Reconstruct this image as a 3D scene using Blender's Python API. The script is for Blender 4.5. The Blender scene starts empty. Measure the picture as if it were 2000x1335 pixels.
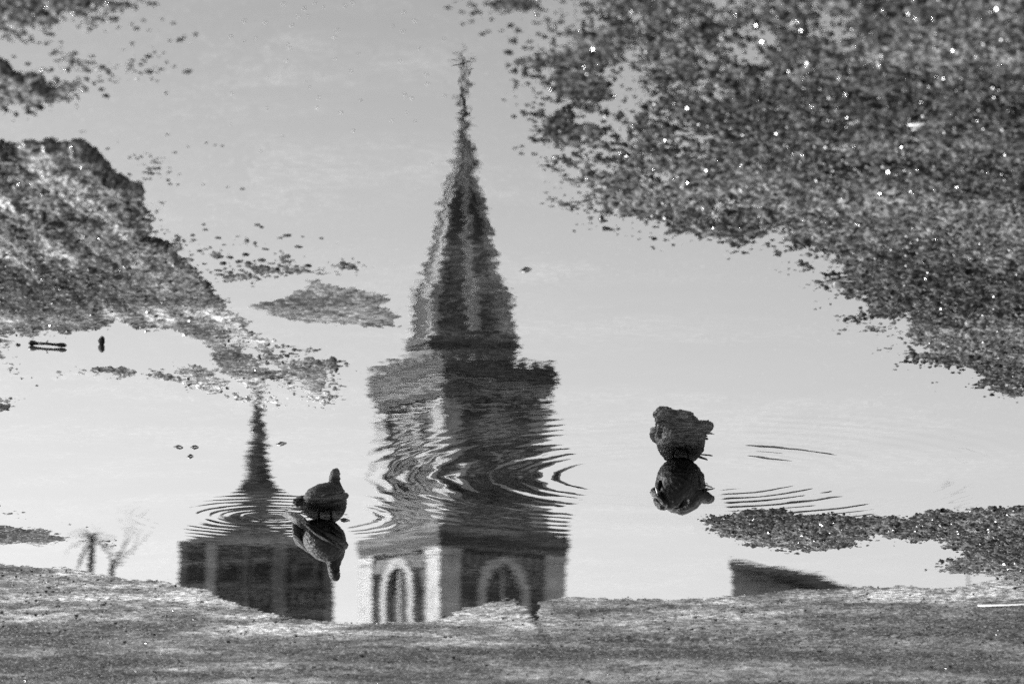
import bpy, math, random
import numpy as np
from mathutils import Vector, Matrix

sc = bpy.context.scene
COL = sc.collection
random.seed(7)
R = math.radians

# ------------------------------------------------------------------ camera
CAM_H, PITCH, LENS = 1.6, R(10.86), 150.0
F = LENS / 36 * 2000.0
FW = Vector((0, math.cos(PITCH), -math.sin(PITCH)))
UP = Vector((0, math.sin(PITCH), math.cos(PITCH)))
RT = Vector((1, 0, 0))
cam = bpy.data.cameras.new('camera')
cam.lens, cam.sensor_width = LENS, 36.0
cam.clip_start, cam.clip_end = 0.1, 20000
cam.dof.use_dof = True
cam.dof.focus_distance = 10.4
cam.dof.aperture_fstop = 9.0
co = bpy.data.objects.new('camera', cam)
COL.objects.link(co)
M3 = Matrix((-RT, -UP, -FW)).transposed()       # the picture is taken with the camera upside down
co.matrix_world = Matrix.Translation((0, 0, CAM_H)) @ M3.to_4x4()
sc.camera = co

# ------------------------------------------------------------------ sky, sun, exposure
SUN_EL, SUN_AZ = R(27), R(67)
wd = bpy.data.worlds.new('World')
sc.world = wd
wd.use_nodes = True
wn, wl = wd.node_tree.nodes, wd.node_tree.links
sky = wn.new('ShaderNodeTexSky')
sky.sky_type = 'NISHITA'
sky.sun_disc = False
sky.sun_elevation, sky.sun_rotation = SUN_EL, SUN_AZ
sky.air_density, sky.dust_density, sky.ozone_density = 2.2, 4.5, 1.0
bw = wn.new('ShaderNodeRGBToBW')                 # black and white film
wl.new(sky.outputs[0], bw.inputs[0])
wl.new(bw.outputs[0], wn['Background'].inputs[0])
wn['Background'].inputs[1].default_value = 0.15
sun = bpy.data.lights.new('sun', 'SUN')
sun.energy, sun.angle = 4.8, R(0.5)
so = bpy.data.objects.new('sun', sun)
COL.objects.link(so)
SV = Vector((math.sin(SUN_AZ) * math.cos(SUN_EL), math.cos(SUN_AZ) * math.cos(SUN_EL), math.sin(SUN_EL)))
so.rotation_euler = SV.to_track_quat('Z', 'Y').to_euler()
so.location = (0, 0, 30)
sc.view_settings.view_transform = 'Standard'
sc.view_settings.look = 'None'
sc.view_settings.exposure = 1.67
sc.view_settings.gamma = 1.0
sc.render.engine = 'CYCLES'
sc.cycles.max_bounces = 8
sc.cycles.transparent_max_bounces = 8
sc.cycles.caustics_reflective = False
sc.cycles.caustics_refractive = False
sc.cycles.use_denoising = False

# ------------------------------------------------------------------ helpers
def ray(x, y):
    x, y = float(x), float(y)
    return FW - (x - 1000) / F * RT - (667.5 - y) / F * UP

def gnd(x, y, z=0.0):
    """where the picture point (2000x1335) meets the ground"""
    d = ray(x, y)
    t = (CAM_H - z) / -d.z
    return Vector((d.x * t, d.y * t, z))

def mir(x, y, L):
    """the point at distance L whose mirror image shows at that picture point"""
    d = ray(x, y)
    t = L / d.y
    return Vector((d.x * t, L, -CAM_H - d.z * t))

class MB:
    def __init__(s): s.v, s.f = [], []
    def add(s, vs, fs):
        b = len(s.v)
        s.v += [tuple(p) for p in vs]
        s.f += [tuple(i + b for i in q) for q in fs]
        return s
    def box(s, x0, x1, y0, y1, z0, z1, tx=0, ty=0):
        """tx, ty: how much the top is drawn in"""
        return s.add([(x0, y0, z0), (x1, y0, z0), (x1, y1, z0), (x0, y1, z0),
                      (x0 + tx, y0 + ty, z1), (x1 - tx, y0 + ty, z1), (x1 - tx, y1 - ty, z1), (x0 + tx, y1 - ty, z1)],
                     [(0, 3, 2, 1), (4, 5, 6, 7), (0, 1, 5, 4), (1, 2, 6, 5), (2, 3, 7, 6), (3, 0, 4, 7)])
    def prism(s, n, r0, r1, z0, z1, cx=0, cy=0, rot=0):
        a = [rot + 2 * math.pi * i / n for i in range(n)]
        vs = [(cx + r0 * math.cos(t), cy + r0 * math.sin(t), z0) for t in a] + [(cx + r1 * math.cos(t), cy + r1 * math.sin(t), z1) for t in a]
        fs = [(i, (i + 1) % n, n + (i + 1) % n, n + i) for i in range(n)] + [tuple(range(n))[::-1], tuple(range(n, 2 * n))]
        return s.add(vs, fs)
    def extr(s, pts, y0, y1):
        """a closed outline in x, z pushed through from y0 to y1"""
        n = len(pts)
        vs = [(p[0], y0, p[1]) for p in pts] + [(p[0], y1, p[1]) for p in pts]
        return s.add(vs, [(i, (i + 1) % n, n + (i + 1) % n, n + i) for i in range(n)] + [tuple(range(n))[::-1], tuple(range(n, 2 * n))])
    def ring(s, outer, inner, y0, y1):
        n = len(outer)
        vs = [(p[0], y, p[1]) for y in (y0, y1) for q in (outer, inner) for p in q]
        fs = []
        for i in range(n):
            j = (i + 1) % n
            fs += [(i, j, n + j, n + i), (2 * n + j, 2 * n + i, 3 * n + i, 3 * n + j), (j, i, 2 * n + i, 2 * n + j), (n + i, n + j, 3 * n + j, 3 * n + i)]
        return s.add(vs, fs)
    def loft(s, rings, n=14, flat=0.0):
        """rings: (centre, half width, half height); a smooth tube through them"""
        cs = [Vector(r[0]) for r in rings]
        vs, fs = [], []
        for i, (c, hw, hh) in enumerate(rings):
            t = (cs[min(i + 1, len(cs) - 1)] - cs[max(i - 1, 0)]).normalized()
            ref = Vector((0, 0, 1)) if abs(t.z) < 0.93 else Vector((-1 if t.z > 0 else 1, 0, 0))
            side = t.cross(ref).normalized()
            upv = side.cross(t)
            for k in range(n):
                a = 2 * math.pi * k / n
                vs.append(cs[i] + side * (hw * math.cos(a)) + upv * (hh * math.sin(a)))
        m = len(rings)
        for i in range(m - 1):
            for k in range(n):
                fs.append((i * n + k, i * n + (k + 1) % n, (i + 1) * n + (k + 1) % n, (i + 1) * n + k))
        fs += [tuple(range(n))[::-1], tuple(range((m - 1) * n, m * n))]
        return s.add(vs, fs)
    def xform(s, M):
        s.v = [tuple(M @ Vector(p)) for p in s.v]
        return s
    def mesh(s, name, mat, smooth=False):
        me = bpy.data.meshes.new(name)
        me.from_pydata(s.v, [], s.f)
        if smooth: me.polygons.foreach_set('use_smooth', [True] * len(me.polygons))
        me.materials.append(mat)
        me.update()
        return me
    def build(s, name, mat, parent=None, smooth=False):
        return link(name, s.mesh(name, mat, smooth), parent)

def link(name, me, parent=None):
    o = bpy.data.objects.new(name, me)
    COL.objects.link(o)
    o.parent = parent
    return o

def tag(o, label=None, cat=None, group=None, kind=None):
    for k, v in (('label', label), ('category', cat), ('group', group), ('kind', kind)):
        if v: o[k] = v
    return o

def empty(name, loc, rz=0):
    o = bpy.data.objects.new(name, None)
    o.empty_display_size = 0.1
    o.location = loc
    o.rotation_euler = (0, 0, rz)
    COL.objects.link(o)
    return o

RZ = lambda a: Matrix.Rotation(a, 4, 'Z')

# ------------------------------------------------------------------ materials
class NT:
    def __init__(s, name):
        s.m = bpy.data.materials.new(name)
        s.m.use_nodes = True
        s.t = s.m.node_tree
        s.p = s.t.nodes.get('Principled BSDF')
        s.out = s.t.nodes.get('Material Output')
    def n(s, kind, ins=None, **kw):
        nd = s.t.nodes.new('ShaderNode' + kind)
        for k, v in kw.items(): setattr(nd, k, v)
        for k, v in (ins or {}).items(): s.put(nd.inputs[k], v)
        return nd
    def put(s, sock, v):
        if hasattr(v, 'is_output'): s.t.links.new(v, sock)
        elif hasattr(v, 'outputs'): s.t.links.new(v.outputs[0], sock)
        else: sock.default_value = v
    def math(s, op, a, b=0.0, c=0.0, clamp=False):
        nd = s.n('Math', operation=op, use_clamp=clamp)
        for i, v in enumerate((a, b, c)): s.put(nd.inputs[i], v)
        return nd.outputs[0]
    def ramp(s, v, lo, hi, a=0.0, b=1.0, smooth=True):
        nd = s.n('MapRange', {0: v, 1: lo, 2: hi, 3: a, 4: b}, interpolation_type='SMOOTHSTEP' if smooth else 'LINEAR')
        return nd.outputs[0]
    def grey(s, v):
        c = s.n('CombineColor')
        for i in range(3): s.put(c.inputs[i], v)
        return c.outputs[0]

def mat_stone(name, base, var, scale, rough=0.8, bump=0.3, spec=0.3):
    t = NT(name)
    co_ = t.n('TexCoord').outputs['Object']
    a = t.n('TexNoise', {'Vector': co_, 'Scale': scale, 'Detail': 6.0, 'Roughness': 0.65})
    b = t.n('TexNoise', {'Vector': co_, 'Scale': scale * 0.13, 'Detail': 4.0})
    v = t.math('ADD', t.ramp(a.outputs[0], 0.25, 0.75, base - var, base + var), t.ramp(b.outputs[0], 0.3, 0.7, -var * 0.7, var * 0.7))
    t.put(t.p.inputs['Base Color'], t.grey(v))
    t.p.inputs['Roughness'].default_value = rough
    t.p.inputs['Specular IOR Level'].default_value = spec
    bp = t.n('Bump', {'Height': a.outputs[0], 'Strength': bump, 'Distance': 0.3 / scale})
    t.put(t.p.inputs['Normal'], bp)
    return t.m

M = {}
M['tower'] = mat_stone('dark_tower_stone', 0.042, 0.02, 1.2)
M['pale'] = mat_stone('pale_dressed_stone', 0.33, 0.08, 1.5)
M['mid'] = mat_stone('grey_moulding_stone', 0.12, 0.04, 1.5)
M['slate'] = mat_stone('spire_slate', 0.032, 0.014, 2.0, rough=0.6)
M['louvre'] = mat_stone('dark_louvre_wood', 0.03, 0.012, 3.0)
M['iron'] = mat_stone('wrought_iron', 0.04, 0.015, 5.0, rough=0.5)
M['tile'] = mat_stone('roof_tile', 0.08, 0.02, 2.0)
M['render'] = mat_stone('rendered_wall', 0.26, 0.05, 1.0)
M['bark'] = mat_stone('bark', 0.09, 0.04, 8.0)
M['frond'] = mat_stone('palm_frond', 0.06, 0.02, 5.0, rough=0.5)
M['pebble'] = mat_stone('wet_pebble', 0.016, 0.014, 90.0, rough=0.6, bump=0.5, spec=0.05)
M['glossy'] = mat_stone('glistening_pebble', 0.012, 0.008, 90.0, rough=0.24, bump=0.0, spec=0.6)
M['leaf'] = mat_stone('dead_leaf', 0.05, 0.03, 120.0, rough=0.45)
M['scrap'] = mat_stone('white_scrap', 0.33, 0.08, 60.0, rough=0.6)
M['twig'] = mat_stone('wet_twig', 0.03, 0.015, 150.0, rough=0.4)
M['beak'] = mat_stone('beak_horn', 0.05, 0.02, 200.0, rough=0.4)
M['skin'] = mat_stone('bird_leg_skin', 0.14, 0.05, 200.0, rough=0.5)
M['eye'] = mat_stone('bird_eye', 0.02, 0.005, 200.0, rough=0.08, bump=0.0, spec=0.8)

def mat_feather(name, base, var):
    t = NT(name)
    c = t.n('TexCoord').outputs['Object']
    vo = t.n('TexVoronoi', {'Vector': c, 'Scale': 95.0, 'Randomness': 0.8})
    no = t.n('TexNoise', {'Vector': c, 'Scale': 60.0, 'Detail': 7.0, 'Roughness': 0.7})
    st = t.n('TexNoise', {'Vector': t.n('Mapping', {'Vector': c, 'Scale': (60.0, 500.0, 400.0)}), 'Scale': 1.0, 'Detail': 3.0})
    v = t.math('ADD', t.ramp(no.outputs[0], 0.35, 0.68, base - var, base + var), t.ramp(vo.outputs[0], 0.25, 0.75, var * 0.5, -var * 0.5))
    fleck = t.ramp(t.n('TexNoise', {'Vector': c, 'Scale': 140.0, 'Detail': 2.0}).outputs[0], 0.68, 0.76, 0.0, 0.14)
    t.put(t.p.inputs['Base Color'], t.grey(t.math('MAXIMUM', t.math('ADD', v, fleck), 0.003)))
    t.p.inputs['Roughness'].default_value = 0.45
    t.p.inputs['Specular IOR Level'].default_value = 0.10
    h = t.math('ADD', t.math('MULTIPLY', vo.outputs[0], 1.0), t.math('MULTIPLY', t.math('ADD', st.outputs[0], no.outputs[0]), 0.6))
    t.put(t.p.inputs['Normal'], t.n('Bump', {'Height': h, 'Strength': 0.8, 'Distance': 0.004}))
    return t.m
M['plume'] = mat_feather('dark_plumage', 0.006, 0.005)
M['wing'] = mat_feather('slate_wing_plumage', 0.010, 0.007)
M['pale_plume'] = mat_feather('pale_grey_plumage', 0.07, 0.03)

# asphalt: dark wet aggregate, paler where silt has dried and where shore sheen is painted in
def mat_ground():
    t = NT('wet_asphalt')
    c = t.n('TexCoord').outputs['Object']
    dry_or_sheen = t.n('Attribute', attribute_name='dry_or_sheen').outputs['Fac']
    rnd = t.n('Attribute', attribute_name='stone').outputs['Fac']
    n1 = t.n('TexNoise', {'Vector': c, 'Scale': 260.0, 'Detail': 4.0, 'Roughness': 0.65}).outputs[0]
    n2 = t.n('TexNoise', {'Vector': c, 'Scale': 7.0, 'Detail': 5.0, 'Roughness': 0.6}).outputs[0]
    n3 = t.n('TexNoise', {'Vector': t.n('Mapping', {'Vector': c, 'Scale': (0.6, 1.4, 1.0)}), 'Scale': 1.6, 'Detail': 4.0}).outputs[0]
    vo = t.n('TexVoronoi', {'Vector': c, 'Scale': 170.0})
    sep = t.n('SeparateColor', {0: vo.outputs['Color']})
    d = t.math('MULTIPLY_ADD', t.ramp(dry_or_sheen, 0.1, 0.6, 0.25, 1.0), t.math('ADD', t.ramp(n2, 0.3, 0.7, -0.25, 0.25), t.ramp(n3, 0.38, 0.62, -0.50, 0.32)), dry_or_sheen, clamp=True)
    big = t.math('MULTIPLY', t.ramp(n2, 0.3, 0.7, 0.55, 1.5), t.ramp(n3, 0.36, 0.64, 0.5, 1.5))
    wet = t.math('ADD', t.ramp(n1, 0.35, 0.7, 0.002, 0.009), t.math('MULTIPLY', t.math('POWER', rnd, 3.0), 0.075))
    wet = t.math('MULTIPLY', wet, big)
    drc = t.math('MULTIPLY', t.ramp(n1, 0.30, 0.70, 0.022, 0.100), t.math('ADD', t.math('MULTIPLY', sep.outputs[0], 0.8), 0.6))
    n4 = t.n('TexNoise', {'Vector': c, 'Scale': 38.0, 'Detail': 3.0, 'Roughness': 0.7}).outputs[0]
    drc = t.math('MULTIPLY', drc, t.ramp(n4, 0.34, 0.66, 0.3, 1.8))
    drc = t.math('MULTIPLY', t.math('MULTIPLY', drc, big), t.ramp(dry_or_sheen, 0.3, 1.0, 0.55, 1.45))
    mx = t.n('Mix', data_type='FLOAT')
    t.put(mx.inputs[0], d); t.put(mx.inputs[2], wet); t.put(mx.inputs[3], drc)
    t.put(t.p.inputs['Base Color'], t.grey(mx.outputs[0]))
    mr = t.math('ADD', t.ramp(d, 0.0, 1.0, 0.62, 0.8), t.ramp(sep.outputs[1], 0.86, 0.97, 0.0, -0.5))
    t.put(t.p.inputs['Roughness'], mr)
    t.put(t.p.inputs['Specular IOR Level'], t.ramp(sep.outputs[1], 0.88, 0.97, 0.03, 0.8))
    h = t.math('ADD', t.math('MULTIPLY', vo.outputs['Distance'], -0.9), t.math('MULTIPLY', n1, 0.8))
    t.put(t.p.inputs['Normal'], t.n('Bump', {'Height': h, 'Strength': 0.55, 'Distance': 0.0035}))
    return t.m
M['ground'] = mat_ground()

# water: clear skin with real ring waves as slopes of the surface
def mat_water():
    t = NT('puddle_water')
    t.t.nodes.remove(t.p)
    geo = t.n('NewGeometry').outputs['Position']
    sp = t.n('SeparateXYZ', {0: geo})
    X, Y = sp.outputs[0], sp.outputs[1]
    wob = t.n('TexNoise', {'Vector': geo, 'Scale': 9.0, 'Detail': 2.0}).outputs[0]
    sx, sy = None, None
    def acc(ax, ay):
        nonlocal sx, sy
        sx = ax if sx is None else t.math('ADD', sx, ax)
        sy = ay if sy is None else t.math('ADD', sy, ay)
    def slopes(scale, ampx, ampy, mask=None, seed=0.0, stretch=(1, 1, 1), detail=2.0):
        v = t.n('Mapping', {'Vector': geo, 'Scale': stretch, 'Location': (seed, seed * 1.7, seed * 0.3)})
        nz = t.n('TexNoise', {'Vector': v, 'Scale': scale, 'Detail': detail, 'Roughness': 0.5})
        s_ = t.n('SeparateColor', {0: nz.outputs['Color']})
        for_ = [t.math('MULTIPLY', t.math('SUBTRACT', s_.outputs[i], 0.5), (ampx, ampy)[i]) for i in (0, 1)]
        if mask is not None: for_ = [t.math('MULTIPLY', q, mask) for q in for_]
        acc(*for_)
    def ring(cx, cy, lam, amp, r0, r1, r2, r3, wobble=3.0, phase=0.0, mask=None, ky=0.42):
        dx, dy = t.math('SUBTRACT', X, cx), t.math('SUBTRACT', Y, cy)
        r = t.math('SQRT', t.math('ADD', t.math('MULTIPLY', dx, dx), t.math('MULTIPLY', dy, dy)))
        r = t.math('MAXIMUM', r, 0.002)
        ph = t.math('ADD', t.math('MULTIPLY', r, 2 * math.pi / lam), t.math('MULTIPLY', wob, wobble))
        s_ = t.math('SINE', t.math('ADD', ph, phase))
        e = t.math('MULTIPLY', t.ramp(r, r0, r1), t.ramp(r, r2, r3, 1.0, 0.0))
        if mask is not None: e = t.math('MULTIPLY', e, mask)
        s_ = t.math('DIVIDE', t.math('MULTIPLY', t.math('MULTIPLY', s_, e), amp), r)
        acc(t.math('MULTIPLY', s_, dx), t.math('MULTIPLY', t.math('MULTIPLY', s_, dy), ky))
    near = t.ramp(Y, 7.5, 11.5, 1.0, 0.12)
    far = t.ramp(Y, 9.5, 12.0, 1.0, 0.5)
    slopes(70.0, 0.010, 0.0024, near, 1.0, (1.0, 0.45, 1.0))
    slopes(24.0, 0.010, 0.0030, far, 4.0, (0.7, 0.8, 1.0))
    slopes(1.7, 0.004, 0.0040, None, 19.0, (0.6, 1.0, 1.0), 4.0)
    slopes(6.0, 0.004, 0.0014, far, 9.0, (0.35, 1.0, 1.0))
    band = t.math('MULTIPLY', t.ramp(Y, 8.2, 8.7), t.ramp(Y, 9.4, 10.6, 1.0, 0.0))
    slopes(30.0, 0.005, 0.0026, band, 14.0, (0.3, 1.0, 1.0))
    b = gnd(1335, 930)
    dxb = t.math('ABSOLUTE', t.math('SUBTRACT', X, b.x))
    calm = t.math('MAXIMUM', t.ramp(dxb, 0.07, 0.17, 0.06, 1.0), t.ramp(Y, b.y - 0.20, b.y + 0.05, 0.06, 1.0))
    ring(b.x, b.y, 0.125, 0.016, 0.26, 0.42, 0.50, 0.85, 7.0, mask=calm)
    ring(b.x, b.y, 0.036, 0.012, 0.06, 0.14, 0.24, 0.50, 4.0, mask=calm)
    ring(b.x, b.y, 0.060, 0.013, 0.14, 0.26, 0.55, 1.0, 6.0, 1.0, mask=calm)
    ring(b.x, b.y, 0.070, 0.017, 0.16, 0.30, 0.62, 1.10, 3.0, 2.0, mask=t.math('MULTIPLY', calm, t.ramp(t.math('SUBTRACT', X, b.x), -0.05, 0.35, 1.0, 0.25)), ky=1.0)
    a = gnd(530, 1008)
    ring(a.x, a.y, 0.032, 0.012, 0.01, 0.05, 0.12, 0.30, 4.0)
    ring(a.x, a.y, 0.050, 0.010, 0.05, 0.10, 0.22, 0.50, 4.0)
    a2 = gnd(648, 1022)
    ring(a2.x, a2.y, 0.040, 0.005, 0.08, 0.11, 0.12, 0.30, 2.5)
    nrm = t.n('CombineXYZ', {0: t.math('MULTIPLY', sx, -1.0), 1: t.math('MULTIPLY', sy, -1.0), 2: 1.0})
    nn = t.n('VectorMath', {0: nrm}, operation='NORMALIZE').outputs[0]
    gl = t.n('BsdfGlossy', {'Color': (1, 1, 1, 1), 'Roughness': 0.0, 'Normal': nn})
    tr = t.n('BsdfTransparent', {'Color': (0.90, 0.90, 0.90, 1)})
    fr = t.n('Fresnel', {'IOR': 1.40, 'Normal': nn})
    mix = t.n('MixShader', {0: fr.outputs[0], 1: tr.outputs[0], 2: gl.outputs[0]})
    t.t.links.new(mix.outputs[0], t.out.inputs['Surface'])
    return t.m
M['water'] = mat_water()

# ------------------------------------------------------------------ ground: numpy noise
def h2(ix, iy, s):
    ix = ix.astype(np.int64); iy = iy.astype(np.int64)
    n = (ix * 374761393 + iy * 668265263 + s * 1442695041) & 0xffffffff
    n = ((n ^ (n >> 13)) * 1274126177) & 0xffffffff
    n = ((n ^ (n >> 16)) * 2246822519) & 0xffffffff
    return ((n ^ (n >> 15)) & 0xffffff).astype(np.float32) / 16777215.0

def vnoise(x, y, s):
    ix, iy = np.floor(x), np.floor(y)
    fx, fy = x - ix, y - iy
    fx = fx * fx * (3 - 2 * fx); fy = fy * fy * (3 - 2 * fy)
    a, b, c, d = h2(ix, iy, s), h2(ix + 1, iy, s), h2(ix, iy + 1, s), h2(ix + 1, iy + 1, s)
    return (a + (b - a) * fx) * (1 - fy) + (c + (d - c) * fx) * fy

def fbm(x, y, s, o=4):
    v, a, t = 0.0, 1.0, 0.0
    for i in range(o):
        v = v + a * vnoise(x, y, s + i); t += a
        x, y, a = x * 2.03 + 7.1, y * 2.03 + 3.7, a * 0.5
    return v / t

def stones(x, y, cell, s):
    """domed pebbles in a jittered grid: height 0..1 and a random value for each stone"""
    u, v = x / cell, y / cell
    ix, iy = np.floor(u), np.floor(v)
    best = np.full(x.shape, 9.0, np.float32); val = np.zeros(x.shape, np.float32)
    for dx in (-1, 0, 1):
        for dy in (-1, 0, 1):
            jx, jy = ix + dx, iy + dy
            px, py = jx + 0.15 + 0.7 * h2(jx, jy, s), jy + 0.15 + 0.7 * h2(jx, jy, s + 1)
            a = h2(jx, jy, s + 2) * math.pi
            ex, ey = u - px, v - py
            ca, sa = np.cos(a), np.sin(a)
            sz = 0.7 + 0.55 * h2(jx, jy, s + 3)
            d = np.sqrt(((ex * ca + ey * sa) / 1.25) ** 2 + ((ey * ca - ex * sa) / 0.85) ** 2) / sz
            m = d < best
            best = np.where(m, d, best); val = np.where(m, h2(jx, jy, s + 4), val)
    return np.sqrt(np.clip(1 - (best / 0.72) ** 2, 0, 1)), val

# banks of the puddle, as outlines on the ground (picture points laid down on it): top height, rim width, dryness, grain
BANKS = {
 'near_gravel': ([(960, -60), (1012, 8), (1072, 70), (1110, 150), (1100, 230), (1140, 300), (1155, 395), (1230, 432), (1330, 448), (1420, 462), (1500, 446), (1580, 482),
                  (1640, 545), (1740, 600), (1790, 648), (1850, 700), (1930, 728), (2080, 770), (2600, 800), (2600, -400), (900, -400)], 0.0035, 150, 0.15),
 'left_slab': ([(-600, 288), (60, 284), (158, 282), (195, 322), (262, 368), (252, 402), (286, 445), (335, 492), (398, 540), (438, 598), (500, 650), (540, 700),
                (645, 726), (630, 768), (480, 768), (390, 742), (290, 718), (130, 716), (0, 782), (-600, 850)], 0.0050, 30, 0.38),
 'small_slab': ([(-500, 118), (0, 122), (60, 150), (92, 178), (40, 192), (-500, 210)], 0.0050, 20, 0.2),
 'corner': ([(-500, -60), (190, -60), (120, 14), (60, 30), (0, 42), (-500, 60)], 0.0022, 50, 0.15),
 'pebble_bar': ([(415, 528), (480, 532), (560, 526), (635, 533), (600, 541), (500, 542), (430, 538)], 0.0012, 10, 0.3),
 'silt_shoal': ([(482, 602), (540, 580), (600, 560), (610, 545), (690, 556), (752, 578), (745, 596), (790, 618), (770, 636), (690, 638), (620, 628), (540, 616)], 0.0050, 30, 0.55),
 'far_shoal': ([(-500, 1020), (20, 1024), (90, 1032), (135, 1050), (80, 1064), (-20, 1066), (-500, 1075)], 0.0022, 20, 0.75),
 'right_bar': ([(1395, 1014), (1500, 1002), (1600, 1014), (1700, 1024), (1800, 1010), (1880, 996), (2100, 985), (2600, 970), (2600, 1150), (2010, 1142), (1930, 1124), (1850, 1106),
                (1905, 1072), (1820, 1052), (1700, 1042), (1640, 1064), (1540, 1066), (1440, 1046)], 0.0034, 30, 0.15),
 'far_bank': ([(-900, 1085), (0, 1098), (110, 1106), (200, 1122), (330, 1138), (400, 1152), (455, 1178), (520, 1198), (640, 1214), (740, 1216), (850, 1212), (885, 1196), (960, 1174),
               (1008, 1168), (1030, 1192), (1055, 1174), (1100, 1166), (1300, 1170), (1420, 1164), (1560, 1150), (1700, 1146), (1860, 1146), (1945, 1132), (2050, 1126), (2900, 1120),
               (2900, 1500), (-900, 1500)], 0.016, 110, 0.8),
}
KY = 2.2      # picture rows count more than columns when measuring to a rim

def sdist(px, py, poly):
    """positive inside"""
    P = np.array(poly, np.float32); P = P * np.array([1, KY], np.float32)
    qx, qy = px, py * KY
    d = np.full(px.shape, 1e12, np.float32); ins = np.zeros(px.shape, bool)
    for i in range(len(P)):
        a, b = P[i], P[(i + 1) % len(P)]
        e = b - a
        t = np.clip(((qx - a[0]) * e[0] + (qy - a[1]) * e[1]) / (e @ e), 0, 1)
        d = np.minimum(d, (qx - a[0] - t * e[0]) ** 2 + (qy - a[1] - t * e[1]) ** 2)
        c = (a[1] > qy) != (b[1] > qy)
        if abs(e[1]) > 1e-6:
            ins ^= c & (qx < a[0] + (qy - a[1]) / e[1] * e[0])
    d = np.sqrt(d)
    return np.where(ins, d, -d)

def to_px(X, Y, Z=0.0):
    """ground to picture coordinates"""
    vx, vy, vz = X, Y, Z - CAM_H
    dep = vy * FW.y + vz * FW.z
    u = vx / dep
    v = (vy * UP.y + vz * UP.z) / dep
    return 1000 - u * F, 667.5 + v * F

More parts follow.
